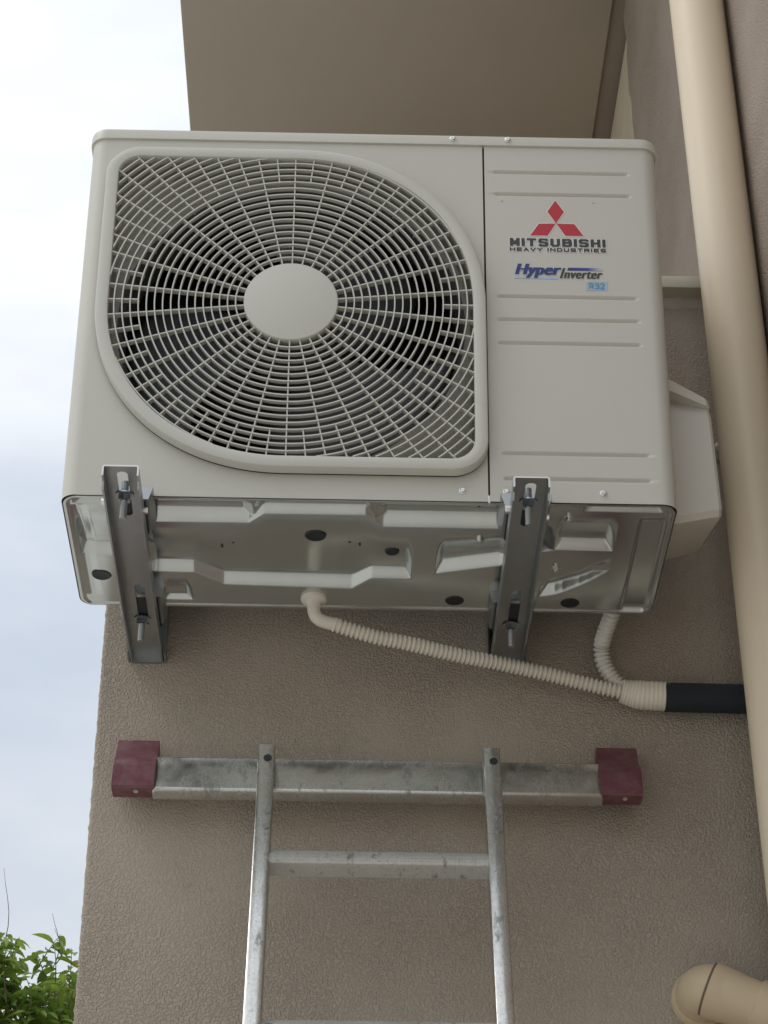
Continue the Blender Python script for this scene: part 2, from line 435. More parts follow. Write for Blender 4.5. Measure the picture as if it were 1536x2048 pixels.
def front_panels():
    HR = .232; R = .020
    hole = [(GC.x + rmax(t, AI + .002, FI) * math.cos(t), GC.z + rmax(t, AI + .002, FI) * math.sin(t)) for t in [2 * math.pi * k / 180 for k in range(180)]]
    me = plate([(R, .0010), (SEAM0, .0010), (SEAM0, LIDZ), (R, LIDZ)], [hole], .0012)
    xform(me, Matrix.Translation((0, .0006, 0)) @ XZ)
    bm = bmesh.new(); bm.from_mesh(me); mb = MB(); mb.merge(bm)
    # left rounded corner and left side
    arc = [(R - R * math.sin(a), R - R * math.cos(a)) for a in [math.radians(9 * k) for k in range(11)]]
    pl = arc + [(R - R * math.cos(a), UD - R + R * math.sin(a)) for a in [math.radians(15 * k) for k in range(7)]]
    mb.grid([[(x, y, .0010) for x, y in pl], [(x, y, LIDZ) for x, y in pl]])
    # folded edge at the seam
    mb.grid([[(SEAM0, 0, .0010), (SEAM0, .012, .0010)], [(SEAM0, 0, LIDZ), (SEAM0, .012, LIDZ)]])
    mb.build('fan_panel', M['paint'], AC, smooth=25)
    # pressed recess behind the guard with the round opening
    ths = [2 * math.pi * k / 180 for k in range(180)]; rw = MB()
    rw.grid([[gp(rmax(t, AI + .002, FI), t, .0012) for t in ths], [gp(rmax(t, AI - .001, FI), t, .031) for t in ths], [gp(rmax(t, AI - .004, FI), t, .0335) for t in ths], [gp(.2325, t, .0340) for t in ths]], True)
    rw.build('recess', M['shroud'], AC, smooth=40)
    s = MB(); s.box((SEAM0 - .004, .006, .004), (SEAM1 + .004, .012, LIDZ - .002)); s.build('seam_gap', M['seam'], AC)
    # right service panel with pressed grooves
    gro = [(.5319, .7385), (.4937, .7395), (.3210, .7410), (.2835, .7425), (.2456, .7426), (.0736, .7452), (.0356, .7452)]
    gx0 = [.556, .557, .558, .558, .5585, .5605, .562]
    zs = [.0010]
    prof = [(-.0062, 0), (-.0046, 0), (-.0034, 0), (-.0028, .0004), (-.0014, .0028), (0, .0036), (.0014, .0028), (.0028, .0004), (.0034, 0), (.0046, 0), (.0062, 0)]
    for gz, gx in reversed(gro): zs += [gz + d for d, _ in prof]
    zs.append(LIDZ)
    xs = [SEAM1, .5535, .556, .558, .560, .562, .564, .5665, .60, .65, .70, .733, .7365, .7385, .7405, .743, .7455, .748, UW - R]
    xs += [UW - R + R * math.sin(math.radians(9 * k)) for k in range(1, 11)]
    rows = []
    for z in zs:
        row = [(SEAM1, .012, z)]
        for x in xs:
            y = 0.
            if x > UW - R: y = R - math.sqrt(max(0, R * R - (x - UW + R) ** 2))
            for (gz, gx), g0 in zip(gro, gx0):
                d = z - gz
                if abs(d) < .0035:
                    y += interp(prof, d) * smoothstep(g0 - .003, g0 + .002, x) * (1 - smoothstep(gx - .002, gx + .003, x))
            row.append((x, y, z))
        row += [(UW - R + R * math.cos(math.radians(15 * k)), UD - R + R * math.sin(math.radians(15 * k)), z) for k in range(7)]; rows.append(row)
    mb = MB(); mb.grid(rows); mb.build('service_panel', M['paint'], AC, smooth=40)
front_panels()
def lid():
    R = .024; o = .0034
    def ring(z, inset):
        r = max(R - inset, .004); x0, x1, y0, y1 = -o + inset, UW + o - inset, -o + inset, UD + o - inset; p = []
        for cx, cy, a0 in ((x1 - r, y0 + r, -90), (x1 - r, y1 - r, 0), (x0 + r, y1 - r, 90), (x0 + r, y0 + r, 180)):
            for k in range(9):
                a = math.radians(a0 + 90 * k / 8); p.append((cx + r * math.cos(a), cy + r * math.sin(a), z))
        return p
    mb = MB(); mb.grid([ring(LIDZ, .004), ring(LIDZ - .0005, .0015), ring(LIDZ, 0), ring(UH - .006, 0), ring(UH - .002, .0012), ring(UH, .005)], True, True)
    mb.build('lid', M['paint'], AC, smooth=40)
    b = MB(); b.box((.006, .006, .572), (UW - .006, UD - .004, LIDZ + .002)); b.build('lid_gap', M['seam'], AC)
lid()
# rear: coil behind the fan, partition
mb = MB(); mb.box((.004, UD - .03, .030), (UW - .004, UD, .572)); mb.build('coil', M['coil'], AC)
mb = MB(); mb.box((.545, .014, .030), (.549, UD - .03, .572)); mb.build('partition', M['dark'], AC)
# bell mouth
mb = MB(); rows = []
for r, y in ((.2325, .0342), (.2290, .037), (.2265, .044), (.2262, .10), (.232, .115), (.262, .116)):
    rows.append([gp(r, 2 * math.pi * k / 96, y) for k in range(96)])
mb.grid(rows, True); mb.build('bellmouth', M['bell'], AC, smooth=60)
# fan
def fan():
    f = MB()
    rows = [[gp(r, 2 * math.pi * k / 40, y) for k in range(40)] for r, y in ((.004, .054), (.05, .056), (.058, .066), (.058, .14))]
    f.grid(rows, True); fo = f.build('fan', M['fan'], AC, smooth=40)
    for b in range(3):
        m_ = MB(); rows = []
        for i in range(13):
            t = i / 12; r = .055 + .165 * t
            a0 = math.radians(120 * b + 12 + 26 * t * t); sw = math.radians(86 - 10 * t)
            row = []
            for j in range(11):
                u = j / 10
                row.append(gp(r, a0 + sw * u, 0.132 - .062 * u - .01 * math.sin(math.pi * u) * (1 - t) - .008 * t * u))
            rows.append(row)
        m_.grid(rows); bl = m_.build('fan_blade', M['fan'], fo, smooth=60)
        sol = bl.modifiers.new('thickness', 'SOLIDIFY'); sol.thickness = .003
fan()
# guard: frame, rings, ribs, hub
def guard():
    n = 360; ths = [2 * math.pi * k / n for k in range(n)]
    # more samples through the two square corners
    ths = sorted(set([2 * math.pi * k / 240 for k in range(240)] + [math.radians(c + d * .4) for c in (135, 315) for d in range(-30, 31)]))
    mb = MB(); rows = []
    for a, fr, y in ((AO - .0060, FO, -.0005), (AO - .0050, FO, -.0036), (AO, FO, -.0040), (AO, FO, -.0172), (AO - .0012, FO, -.0196), (AO - .004, FO, -.0208), (AI + .0045, FI, -.0212), (AI + .001, FI, -.0200), (AI, FI, -.0178), (AI + .0006, FI, -.0014)):
        rows.append([gp(rmax(t, a, fr), t, y) for t in ths])
    mb.grid(rows, True); G = mb.build('fan_guard', M['guard'], AC, smooth=35)
    d = MB(); d.grid([[gp(rmax(t, AO - .0005, FO), t, -.0009) for t in ths], [gp(rmax(t, AI + .004, FI), t, -.0009) for t in ths]], True)
    d.build('guard_gap', M['seam'], AC)
    HUBR = .0622; STEP = .01065
    k = 1; nr = 17
    fine = [2 * math.pi * i / 240 for i in range(241)]
    def arcs(r):
        runs, cur = [], []
        for t in fine:
            if r < rmax(t, AI, FI) + .0006: cur.append(t)
            else:
                if len(cur) > 1: runs.append(cur)
                cur = []
        if len(cur) > 1: runs.append(cur)
        if len(runs) > 1 and runs[0][0] == fine[0] and runs[-1][-1] == fine[-1]:
            runs[0] = [t - 2 * math.pi for t in runs.pop()][:-1] + runs[0]
        return runs
    while True:
        r = HUBR + k * STEP
        rs = arcs(r)
        if not rs or r > .335: break
        for run in rs:
            m_ = MB(); rr = []
            for t in run:
                rr.append([gp(r - .0009, t, -.0188), gp(r + .0009, t, -.0188), gp(r + .0006, t, -.0118), gp(r - .0006, t, -.0118)])
            if len(run) == len(fine): m_.grid(rr, True, False)
            else: m_.grid(rr, True, True)
            m_.build('ring', M['guard'], G, smooth=40)
        k += 1
    for i in range(60):
        th = math.radians(-90 + 6 * i)
        r0 = HUBR - .001 if i % 2 == 0 else HUBR + 13 * STEP - .001
        r1 = rmax(th, AI, FI) + .0006
        c, s = math.cos(th), math.sin(th); px, pz = -s, c
        m_ = MB(); rr = []
        for r in (r0, r1):
            w = .00085
            x, z = GC.x + r * c, GC.z + r * s
            rr.append([(x - px * w, -.0178, z - pz * w), (x + px * w, -.0178, z + pz * w), (x + px * w, -.009, z + pz * w), (x - px * w, -.009, z - pz * w)])
        m_.grid(rr, True, True); m_.build('rib', M['guard'], G, smooth=40)
    h = MB(); h.grid([[gp(r, 2 * math.pi * q / 72, y) for q in range(72)] for r, y in ((.061, -.004), (HUBR, -.006), (HUBR, -.0185), (HUBR - .0008, -.0198), (HUBR - .002, -.0202))], True, True)
    h.build('hub_cap', M['guard'], G, smooth=35)
guard()
# screws
def screw_mesh():
    mb = MB(); mb.grid([[(r * math.cos(2 * math.pi * k / 16), y, r * math.sin(2 * math.pi * k / 16)) for k in range(16)] for r, y in ((.0046, 0), (.0046, -.001), (.0034, -.0012), (.0034, -.0028), (.0026, -.0036))], True, True)
    mb.box((-.0026, -.0041, -.0005), (.0026, -.0034, .0005))
    return mb.mesh('screw', 40)
scm = screw_mesh()
for x, z, y in ((.4985, .5862, -.0034), (.5748, .5862, -.0034), (.5068, .0158, 0), (.5624, .0150, 0), (.6852, .0155, 0)):
    link_obj('screw', scm, M['zinc'], AC, loc=(x, y, z))
# nibs pressed in the service panel
nm = MB(); nm.grid([[(r * math.cos(k * .7854), y, .55 * r * math.sin(k * .7854)) for k in range(8)] for r, y in ((.0026, .0003), (.0016, -.0008), (.0004, -.001))], True, True); nm = nm.mesh('dimple', 60)
for x, z in ((.5645, .482), (.6895, .4815)): link_obj('dimple', nm, M['paint'], AC, loc=(x, 0, z))

# lettering and emblem, flat print on the service panel
def print_poly(name, pts, m, y):
    mb = MB(); mb.quad([(x, y, z) for x, z in pts]); return mb.build(name, m, AC, smooth=None)
def scale_about(pts, d):
    cx = sum(p[0] for p in pts) / len(pts); cz = sum(p[1] for p in pts) / len(pts); o = []
    for x, z in pts:
        v = Vector((x - cx, z - cz)); o.append((cx + v.x * (1 + d / v.length), cz + v.y * (1 + d / v.length)))
    return o
DI = [[(.6380, .4838), (.6495, .4645), (.6380, .4448), (.6267, .4645)],
      [(.6374, .4440), (.6146, .4434), (.6024, .4232), (.6263, .4234)],
      [(.6386, .4440), (.6630, .4438), (.6746, .4238), (.6500, .4236)]]
for pts in DI:
    print_poly('emblem_border', scale_about(pts, .0016), M['white'], -.0003)
    print_poly('emblem', pts, M['red'], -.0006)
def text(name, s, x0, x1, z0, z1, m, shear=0., bold=.0, y=-.0006, halo=0.):
    def make(off):
        c = bpy.data.curves.new('tmp', 'FONT'); c.body = s; c.size = 1; c.shear = shear; c.offset = off; c.space_character = 1.08
        return curve_mesh(c)
    base = make(bold)
    mnx = min(v.co.x for v in base.vertices); mxx = max(v.co.x for v in base.vertices)
    mny = min(v.co.y for v in base.vertices); mxy = max(v.co.y for v in base.vertices)
    T = Matrix.Translation((x0, y, z0)) @ XZ @ Matrix.Diagonal(((x1 - x0) / (mxx - mnx), (z1 - z0) / (mxy - mny), 1, 1)) @ Matrix.Translation((-mnx, -mny, 0))
    xform(base, T); link_obj(name, base, m, AC)
    if halo:
        h = make(bold + halo); xform(h, Matrix.Translation((0, .0003, 0)) @ T); link_obj(name + '_border', h, M['white'], AC)
GLYPH = {
 'M': [[(0, 0), (0, 1), (.5, .25), (1, 1), (1, 0)]], 'I': [[(.5, 0), (.5, 1)]], 'T': [[(0, 1), (1, 1)], [(.5, 0), (.5, 1)]],
 'S': [[(1, .92), (.85, 1), (.15, 1), (0, .88), (0, .64), (.15, .53), (.85, .47), (1, .36), (1, .12), (.85, 0), (.15, 0), (0, .08)]],
 'U': [[(0, 1), (0, .2), (.2, 0), (.8, 0), (1, .2), (1, 1)]], 'B': [[(.8, .53), (0, .53), (0, 1), (.8, 1), (.95, .88), (.95, .66), (.8, .53), (1, .4), (1, .14), (.82, 0), (0, 0), (0, .53)]],
 'H': [[(0, 0), (0, 1)], [(1, 0), (1, 1)], [(0, .5), (1, .5)]], 'E': [[(1, 1), (0, 1), (0, 0), (1, 0)], [(0, .5), (.9, .5)]],
 'A': [[(0, 0), (.5, 1), (1, 0)], [(.22, .3), (.78, .3)]], 'V': [[(0, 1), (.5, 0), (1, 1)]], 'Y': [[(0, 1), (.5, .45), (1, 1)], [(.5, .45), (.5, 0)]],
 'N': [[(0, 0), (0, 1), (1, 0), (1, 1)]], 'D': [[(0, 0), (0, 1), (.75, 1), (1, .78), (1, .22), (.75, 0), (0, 0)]],
 'R': [[(0, 0), (0, 1), (.82, 1), (1, .86), (1, .6), (.82, .47), (0, .47)], [(.55, .47), (1, 0)]],
 '3': [[(0, .9), (.15, 1), (.85, 1), (1, .88), (1, .64), (.8, .53), (.3, .53)], [(.8, .53), (1, .4), (1, .12), (.85, 0), (.15, 0), (0, .1)]],
 '2': [[(0, .85), (.15, 1), (.85, 1), (1, .85), (1, .62), (0, .12), (0, 0), (1, 0)]], ' ': []}
def block_text(name, s, x0, x1, z0, z1, w, m, border=True, hs=1.):
    n = len(s); adv = [.42 if c == 'I' else (.5 if c == ' ' else 1.) for c in s]; tot = sum(adv)
    gap = .16; unit = (x1 - x0) / tot
    def strokes(ww, y0, nm, mm):
        mb = MB(); x = x0; q = 0; hx, hz = ww * hs / 2, ww / 2
        for c, a in zip(s, adv):
            lx, rx = x + w * hs / 2 + unit * a * gap / 2, x + unit * a - w * hs / 2 - unit * a * gap / 2
            for pl in GLYPH[c]:
                P = [Vector((lx + (rx - lx) * u, z0 + w / 2 + (z1 - z0 - w) * v)) for u, v in pl]
                for A, B in zip(P, P[1:]):
                    d = (B - A).normalized(); nrm = Vector((-d.y * hx, d.x * hz)); e = Vector((d.x * hx, d.y * hz)) * .92
                    yy = y0 - q * 2e-6; q += 1
                    mb.quad([(p.x, yy, p.y) for p in (A - e - nrm, B + e - nrm, B + e + nrm, A - e + nrm)])
            x += unit * a
        mb.build(nm, mm, AC, smooth=None)
    strokes(w, -.0008, name, m)
    if border: strokes(w + .0016, -.0003, name + '_border', M['white'])
block_text('maker_lettering', 'MITSUBISHI', .5732, .7052, .4046, .4182, .0034, M['char'], hs=1.35)
block_text('maker_lettering', 'HEAVY INDUSTRIES', .5734, .7050, .3962, .4024, .0016, M['char'], hs=1.3)
for k, dx in enumerate((-.0013, -.0007, 0., .0007, .0013)):
    text('model_lettering', 'Hyper', .5815 + dx, .6418 + dx, .3515, .3752, M['navy'], shear=.3, bold=.008, y=-.0009 - k * 1e-5, halo=.03 if k == 2 else 0)
for k, dx in enumerate((-.0007, 0., .0007)):
    text('model_lettering', 'nverter', .6462 + dx, .6975 + dx, .3520, .3640, M['char'], shear=.3, bold=.006, y=-.0007 - k * 1e-5, halo=.03 if k == 1 else 0)
print_poly('model_lettering', [(.6400, .3518), (.6434, .3518), (.6484, .3692), (.6450, .3692)], M['char'], -.0007)
print_poly('model_lettering_border', scale_about([(.6400, .3518), (.6434, .3518), (.6484, .3692), (.6450, .3692)], .0010), M['white'], -.00035)
print_poly('print_bar', [(.6506, .3652), (.6975, .3655), (.6990, .3700), (.6522, .3699)], M['gradbar'], -.0006)
print_poly('print_underline', [(.5802, .3533), (.6385, .3533), (.6378, .3505), (.5797, .3507)], M['pale_blue'], -.0004)
rr_ = [(.6752, .3325), (.7034, .3330), (.7038, .3472), (.6756, .3468)]
inner = scale_about(rr_, -.0018)
me = plate(rr_, [inner], .0001); xform(me, Matrix.Translation((0, -.0006, 0)) @ XZ); link_obj('gas_badge', me, M['pale_blue'], AC)
block_text('gas_lettering', 'R32', .6785, .7008, .3352, .3446, .0016, M['sky_blue'], False)

# base pan: pressed steel tray seen from below
P1 = [(.00, .022), (.098, .022), (.108, .0648), (.234, .0642), (.254, .0405), (.386, .0402), (.407, .0687), (.560, .0684), (.575, .0684), (.60, .03), (.63, .02), (.668, .0206), (.78, .0215)]
D1 = [(.0, 0.), (.012, 0.), (.02, .0036), (.09, .0036), (.106, .014), (.228, .0140), (.242, .0035), (.256, .0100), (.384, .0100), (.397, .0035), (.412, .0152), (.557, .0150), (.572, .0), (.664, .0), (.672, .005), (.758, .005), (.765, .0), (.78, .0)]
P2 = [(0, .155), (.057, .154), (.09, .19), (.107, .1968), (.158, .1975), (.196, .2295), (.369, .2360), (.395, .2058), (.444, .2066), (.47, .195), (.486, .1888), (.565, .1660), (.61, .13), (.637, .1212), (.706, .1226), (.78, .1226)]
D2 = [(0, 0.), (.011, 0.), (.017, .0115), (.052, .0115), (.06, .004), (.1, .008), (.108, .012), (.158, .012), (.172, .0125), (.196, .0128), (.368, .0140), (.396, .0120), (.440, .0120), (.449, .0), (.479, .0), (.489, .0135), (.562, .0135), (.572, .009), (.604, .006), (.617, .0095), (.628, .002), (.633, .0), (.641, .0118), (.700, .0118), (.711, .0), (.78, 0.)]
P3 = [(0, .262), (.112, .275), (.150, .2748), (.47, .275), (.625, .2500), (.634, .2475), (.6437, .2440), (.654, .2375), (.664, .2290), (.675, .2190), (.686, .2070), (.697, .1930), (.705, .1815), (.72, .16)]
D3 = [(0, 0), (.112, 0), (.121, .0062), (.144, .0062), (.154, 0.), (.60, .0), (.622, .0), (.634, .0125), (.66, .0125), (.69, .0095), (.712, .0), (.78, 0)]
def pan_z(x, y):
    z = 0.
    for P, D, Q in ((P1, D1, None), (P2, D2, P1), (P3, D3, P2)):
        d = interp(D, x)
        if d <= 0: continue
        yb = interp(P, x); ys = yb - 1.15 * d - .0015
        y0 = .006 if Q is None else interp(Q, x) + .012
        if P is P3 and x > .6: y0 = ys - .035
        up = smoothstep(y0, max(y0 + .006, ys - .012), y)
        t = max(0., min(1., (y - ys) / (yb - ys)))
        dn = t * .6 + .4 * (t * t * (3 - 2 * t))
        z = max(z, d * up * (1 - dn))
    # side channels and shallow dishes
    z += .0028 * smoothstep(.008, .016, x) * (1 - smoothstep(.020, .032, x)) * smoothstep(.02, .03, y) * (1 - smoothstep(.255, .268, y)) * .8
    z += .004 * smoothstep(.735, .742, x) * smoothstep(.03, .05, y)
    return z
def pan():
    R = .0215; mb = MB()
    def ext(y):
        d = 0.
        if y < R: d = R - math.sqrt(max(0, R * R - (R - y) ** 2))
        elif y > UD - R: d = R - math.sqrt(max(0, R * R - (y - UD + R) ** 2))
        return d
    ny, nx = 300, 520; rows = []
    def edge(t):  # finer near both ends
        return t
    for j in range(ny + 1):
        y = UD * j / ny
        y = min(max(y, .0004), UD - .0004)
        d = ext(y); row = []
        for i in range(nx + 1):
            x = d + (UW - 2 * d) * i / nx
            e = min(x - d, UW - d - x, y, UD - y)
            lip = .0020 * smoothstep(.0035, .0085, e)
            row.append((x, y, lip + pan_z(x, y) * smoothstep(.004, .012, e)))
        rows.append(row)
    rows = [[(UW / 2 + (x - UW / 2) * .9952, UD / 2 + (y - UD / 2) * .988, z) for x, y, z in r] for r in rows]
    mb.grid(rows)
    # upstand round the edge
    ol = [r[0] for r in rows] + [r[-1] for r in reversed(rows)]
    mb.grid([[(x, y, 0.0) for x, y, z in ol], [(x + (.0014 if x < .39 else -.0014), y + (.0014 if y < .145 else -.0014), .012) for x, y, z in ol]], True)
    p = mb.build('base_pan', M['pan'], AC, smooth=45)
    return p
PAN = pan()
def disc(name, x, y, r, z, m, parent, h=.002):
    mb = MB(); mb.grid([[(x + q * math.cos(k * math.pi / 16), y + q * math.sin(k * math.pi / 16), zz) for k in range(32)] for q, zz in ((r + .001, z + .006), (r, z), (r - .0012, z - h), (r * .35, z - h + .0008))], True, True)
    return mb.build(name, m, parent, smooth=50)
for x, y, r in ((.3210, .0965, .0140), (.4211, .1445, .0095), (.0353, .2075, .0132), (.5087, .2620, .0130), (.6657, .2635, .0130)):
    disc('plug', x, y, r, min(pan_z(x + r * a, y + r * b) for a in (-1, 0, 1) for b in (-1, 0, 1)) + .0020, M['plug'], PAN, .0012)
for x, y in ((.5341, .099), (.6442, .038), (.6387, .169)):
    z0 = pan_z(x, y) + .0028
    mb = MB(); mb.grid([[(x + q * math.cos(k * math.pi / 8), y + q * math.sin(k * math.pi / 8), z0 + zz) for k in range(16)] for q, zz in ((.0075, .002), (.0072, -.0008), (.0045, -.0016), (.0040, -.006), (.0015, -.0075))], True, True)
    mb.build('stud', M['zinc'], PAN, smooth=40)
for x, y, w, l in ((.1985, .128, .003, .017), (.2135, .121, .003, .005), (.3655, .117, .0035, .006), (.3785, .122, .003, .014), (.530, .0395, .003, .003)):
    mb = MB(); z0 = pan_z(x, y) + .0026; mb.box((x - w / 2, y - l / 2, z0 - .0008), (x + w / 2, y + l / 2, z0 + .004)); mb.build('slit', M['dark'], PAN)
# feet under the pan, over the bracket arms
ARMX = (.0855, .5865)
for ax in ARMX:
    for y0, y1 in ((-.016, .062), (.236, .312)):
        mb = MB(); w = .0315
        prof = [(ax - w - .001, .004), (ax - w + .004, -.014), (ax + w - .004, -.014), (ax + w + .001, .004)]
        mb.prism(prof, 'Y', y0, y1)
        ft = mb.build('foot', M['arm'], AC, smooth=30, bevel=.002)
        mb = MB(); mb.box((ax - .024, y0 - .001, -.0184), (ax + .024, y1 + .001, -.0141), .001); mb.build('rubber_pad', M['rubber'], ft)
# valve cover on the right side
def valve_cover():
    t = MB()
    zl = [(.256, .268), (.256, .082), (.253, .078), (.233, .078), (.231, .106), (.205, .090), (.10, .080), (.030, .080), (.022, .086), (.064, .262), (.068, .268)]
    zr = [(.2185, .268), (.2185, .083), (.216, .080), (.204, .080), (.2025, .085), (.19, .083), (.10, .081), (.044, .082), (.037, .088), (.084, .262), (.088, .268)]
    xr = [.8405, .8405, .8415, .843, .843, .8445, .8475, .8495, .8495, .846, .845]
    xm = [x - .004 for x in xr]
    L0 = [(.779, y, z) for z, y in zl]; L1 = [(x, y - .001 * (y < .2), z) for (z, y), x in zip(zr, xm)]
    cz = sum(z for z, y in zr) / 11; cy = sum(y for z, y in zr) / 11
    L2 = [(x, y + (cy - y) * .045, z + (cz - z) * .03) for (z, y), x in zip(zr, xr)]
    t.grid([L0, L1, L2], True, True); t.build('valve_cover', M['coverp'], AC, smooth=28)
valve_cover()

# ------------------------------------------------------------------ wall brackets
AZ = -.0185        # top of the arm
def slot(cx, y0, y1, w):
    r = w / 2; p = [(cx + r * math.cos(a), y1 - r + r * math.sin(a)) for a in [math.pi * k / 10 for k in range(11)]]
    p += [(cx + r * math.cos(a), y0 + r + r * math.sin(a)) for a in [math.pi + math.pi * k / 10 for k in range(11)]]
    return p
def bracket(ax, y0, label):
    t = thing('wall_bracket', label, 'bracket', (ax, WY, -.05), 'galvanised brackets under the outdoor unit')
    w = .0225; th = .0022
    me = plate([(ax - w + .003, y0), (ax + w - .003, y0), (ax + w - .003, WY - .004), (ax - w + .003, WY - .004)],
               [slot(ax + .0005, y0 + .012, y0 + .116, .0135), slot(ax + .002, .190, .305, .0135)], th)
    xform(me, Matrix.Translation((0, 0, AZ - th / 2)))
    bm = bmesh.new(); bm.from_mesh(me); mb = MB(); mb.merge(bm)
    for s in (-1, 1):
        # flange with its bent corner, cut back at the free end
        out = []
        for yy, dep in ((y0, .015), (y0 + .012, .016), (y0 + .018, .024), (.21, .024), (.33, .018), (WY - .003, .014)):
            xo, xi = ax + s * w, ax + s * (w - th)
            out.append([(ax + s * (w - .003), yy, AZ), (ax + s * (w - .0009), yy, AZ - .0009), (xo, yy, AZ - .003), (xo, yy, AZ - dep), (xi, yy, AZ - dep), (xi, yy, AZ - .0035), (ax + s * (w - .003), yy, AZ - th)])
        mb.grid(out, True, True)
    A = mb.build('arm', M['arm'], t, smooth=30)
    A.data.materials.append(M['cut'])
    for p in A.data.polygons:
        if p.normal.y < -.9 and p.center.y < y0 + .003: p.material_index = 1
    # channel on the wall
    c = MB(); vw = .0265
    c.box((ax - vw, WY - .006, AZ - .013), (ax + vw, WY - .0035, .42))
    for s in (-1, 1):
        c.box((ax + s * (vw - .0012) - .0012, WY - .034, AZ - .0125), (ax + s * (vw - .0012) + .0012, WY - .0036, .42))
    c.box((ax - .02, WY - .0036, AZ - .0128), (ax + .02, WY + .002, .40))
    c.build('wall_channel', M['arm'], t, smooth=30)
    c = MB(); c.tube([(ax + .0215, -.012, AZ - .010), (ax + .0275, -.012, AZ - .010)], .0042, 6); c.build('side_bolt', M['zinc'], t, smooth=30)
    c = MB(); c.tube([(ax - .0215, -.03, AZ - .010), (ax - .0290, -.03, AZ - .010)], .0050, 6); c.build('side_bolt', M['zinc'], t, smooth=30)
    for by in (-.037, .286):
        b = MB(); b.tube([(ax, by, .0), (ax, by, AZ - .046)], lambda q, i: .0042, 14)
        n = 26
        b = MB(); pts = [(ax, by, -.002 - .053 * i / 60) for i in range(61)]
        b.tube(pts, lambda q, i: .0042 + .0005 * (1 if i % 2 else -1), 14); bo = b.build('bolt', M['bolt'], t, smooth=20)
        b = MB(); b.tube([(ax, by, AZ - .0024), (ax, by, AZ - .0042)], .0115, 24); b.build('washer', M['bolt'], bo, smooth=30)
        b = MB(); b.tube([(ax, by, AZ - .0042), (ax, by, AZ - .0115)], .0082, 6); b.build('nut', M['bolt'], bo, smooth=20, bevel=.0006)
    r = MB(); r.box((ax - .008, .226, AZ + .0016), (ax + .010, .262, AZ + .0046)); r.build('shim', M['zinc'], t)
bracket(ARMX[0], -.103, 'galvanised slotted bracket arm under the fan side of the unit, beside the wall corner')
bracket(ARMX[1], -.093, 'galvanised slotted bracket arm under the logo side of the unit, crossed by the beige hose')

# ------------------------------------------------------------------ hoses and pipes
def corrugated(name, pts, r, pitch, m, label, cat='hose', parent=None):
    path = resample(catmull(pts, 24), pitch / 6)
    mb = MB(); mb.tube(path, lambda t, i: r + .0016 * (1 if i % 6 in (1, 2) else (.2 if i % 6 in (0, 3) else -1)), 18)
    return mb.build(name, m, parent, smooth=60, label=label if not parent else None, cat=cat if not parent else None)
DH = thing('drain_hose', 'beige corrugated drain hose hanging from the elbow under the unit to the taped joint', 'hose', (.318, .262, 0))
mb = MB(); mb.grid([[(.318 + r * math.cos(k * math.pi / 16), .262 + r * math.sin(k * math.pi / 16), z) for k in range(32)] for r, z in ((.017, .006), (.018, .0), (.017, -.003), (.0105, -.006), (.0095, -.012))], True, True)
mb.build('drain_flange', M['hose'], DH, smooth=40)
mb = MB(); mb.tube(catmull([(.318, .262, -.004), (.3185, .2625, -.018), (.323, .264, -.027), (.333, .267, -.0315), (.352, .271, -.034)], 8), .0088, 18); mb.build('drain_elbow', M['hose'], DH, smooth=50)
corrugated('hose_run', [(.345, .270, -.0335), (.40, .285, -.043), (.452, .300, -.046), (.515, .320, -.051), (.577, .340, -.053), (.630, .353, -.0585), (.681, .362, -.067), (.722, .368, -.0745), (.752, .372, -.0785)], .0089, .0066, M['hose'], '', parent=DH)
CH = corrugated('conduit', [(.738, .300, .040), (.731, .315, .020), (.7215, .345, .0), (.7185, .365, -.012), (.7215, .372, -.034), (.733, .374, -.056), (.748, .375, -.070), (.764, .375, -.0775)], .0102, .0068, M['hose2'],
                'pale corrugated conduit curving down from behind the unit to the taped joint', 'conduit')
mb = MB(); path = catmull([(.744, .371, -.0765), (.757, .372, -.079), (.772, .372, -.0815), (.79, .372, -.0825), (.808, .372, -.0835)], 10)
def tr(t, i): return .0165 + .0035 * smoothstep(0, .5, t) + .0006 * math.sin(i * 1.9)
mb.tube(path, tr, 24); mb.build('taped_joint', M['tape'], None, smooth=50, label='cream taped joint where both corrugated hoses enter the black pipe', cat='joint')
mb = MB(); path = [(.803 + (.955 - .803) * i / 40, .3715, -.0845 - .001 * i / 40) for i in range(41)]
mb.tube(path, lambda t, i: .0205 + .0006 * mnoise.noise(Vector((i * .9, 0, 0))), 24); mb.build('insulated_pipe', M['foam'], None, smooth=50, label='black foam insulated pipe running along the wall behind the downpipe', cat='pipe')
WP = thing('wall_plug', 'small pale plastic stub on the wall between valve cover and downpipe', 'plug', (.900, WY, .318))
mb = MB(); mb.tube([(.9065, WY + .006, .330), (.9065, WY - .022, .330), (.9065, WY - .027, .330), (.9065, WY - .029, .330)], lambda t, i: (.0075, .0075, .0062, .003)[i], 18); mb.build('stub', M['coverp'], WP, smooth=40)

# vertical downpipe in the corner
DP = thing('downpipe', 'cream plastic downpipe running vertically in the corner right of the unit', 'pipe', (1.016, .262, GZ))
PYc, PRr = .262, .0425
def pipe_x(z): return .9203 - (z - .51) * .0265
mb = MB(); zs = [GZ + (3.9 - GZ) * i / 60 for i in range(61)]
mb.tube([(pipe_x(z) + .0008 * mnoise.noise(Vector((z * .9, 0, 0))), PYc, z) for z in zs], PRr, 48); mb.build('pipe_body', M['pvc'], DP, smooth=50)
for z in (1.75, -1.2):
    mb = MB(); mb.tube([(pipe_x(z + d), PYc, z + d) for d in (-.012, -.011, .011, .012)], lambda t, i: PRr + (.003 if i in (1, 2) else .0015), 48)
    mb.box((pipe_x(z), PYc + .03, z - .008), (pipe_x(z) + .02, WY + .004, z + .008)); mb.build('pipe_clip', M['pvc'], DP, smooth=50)
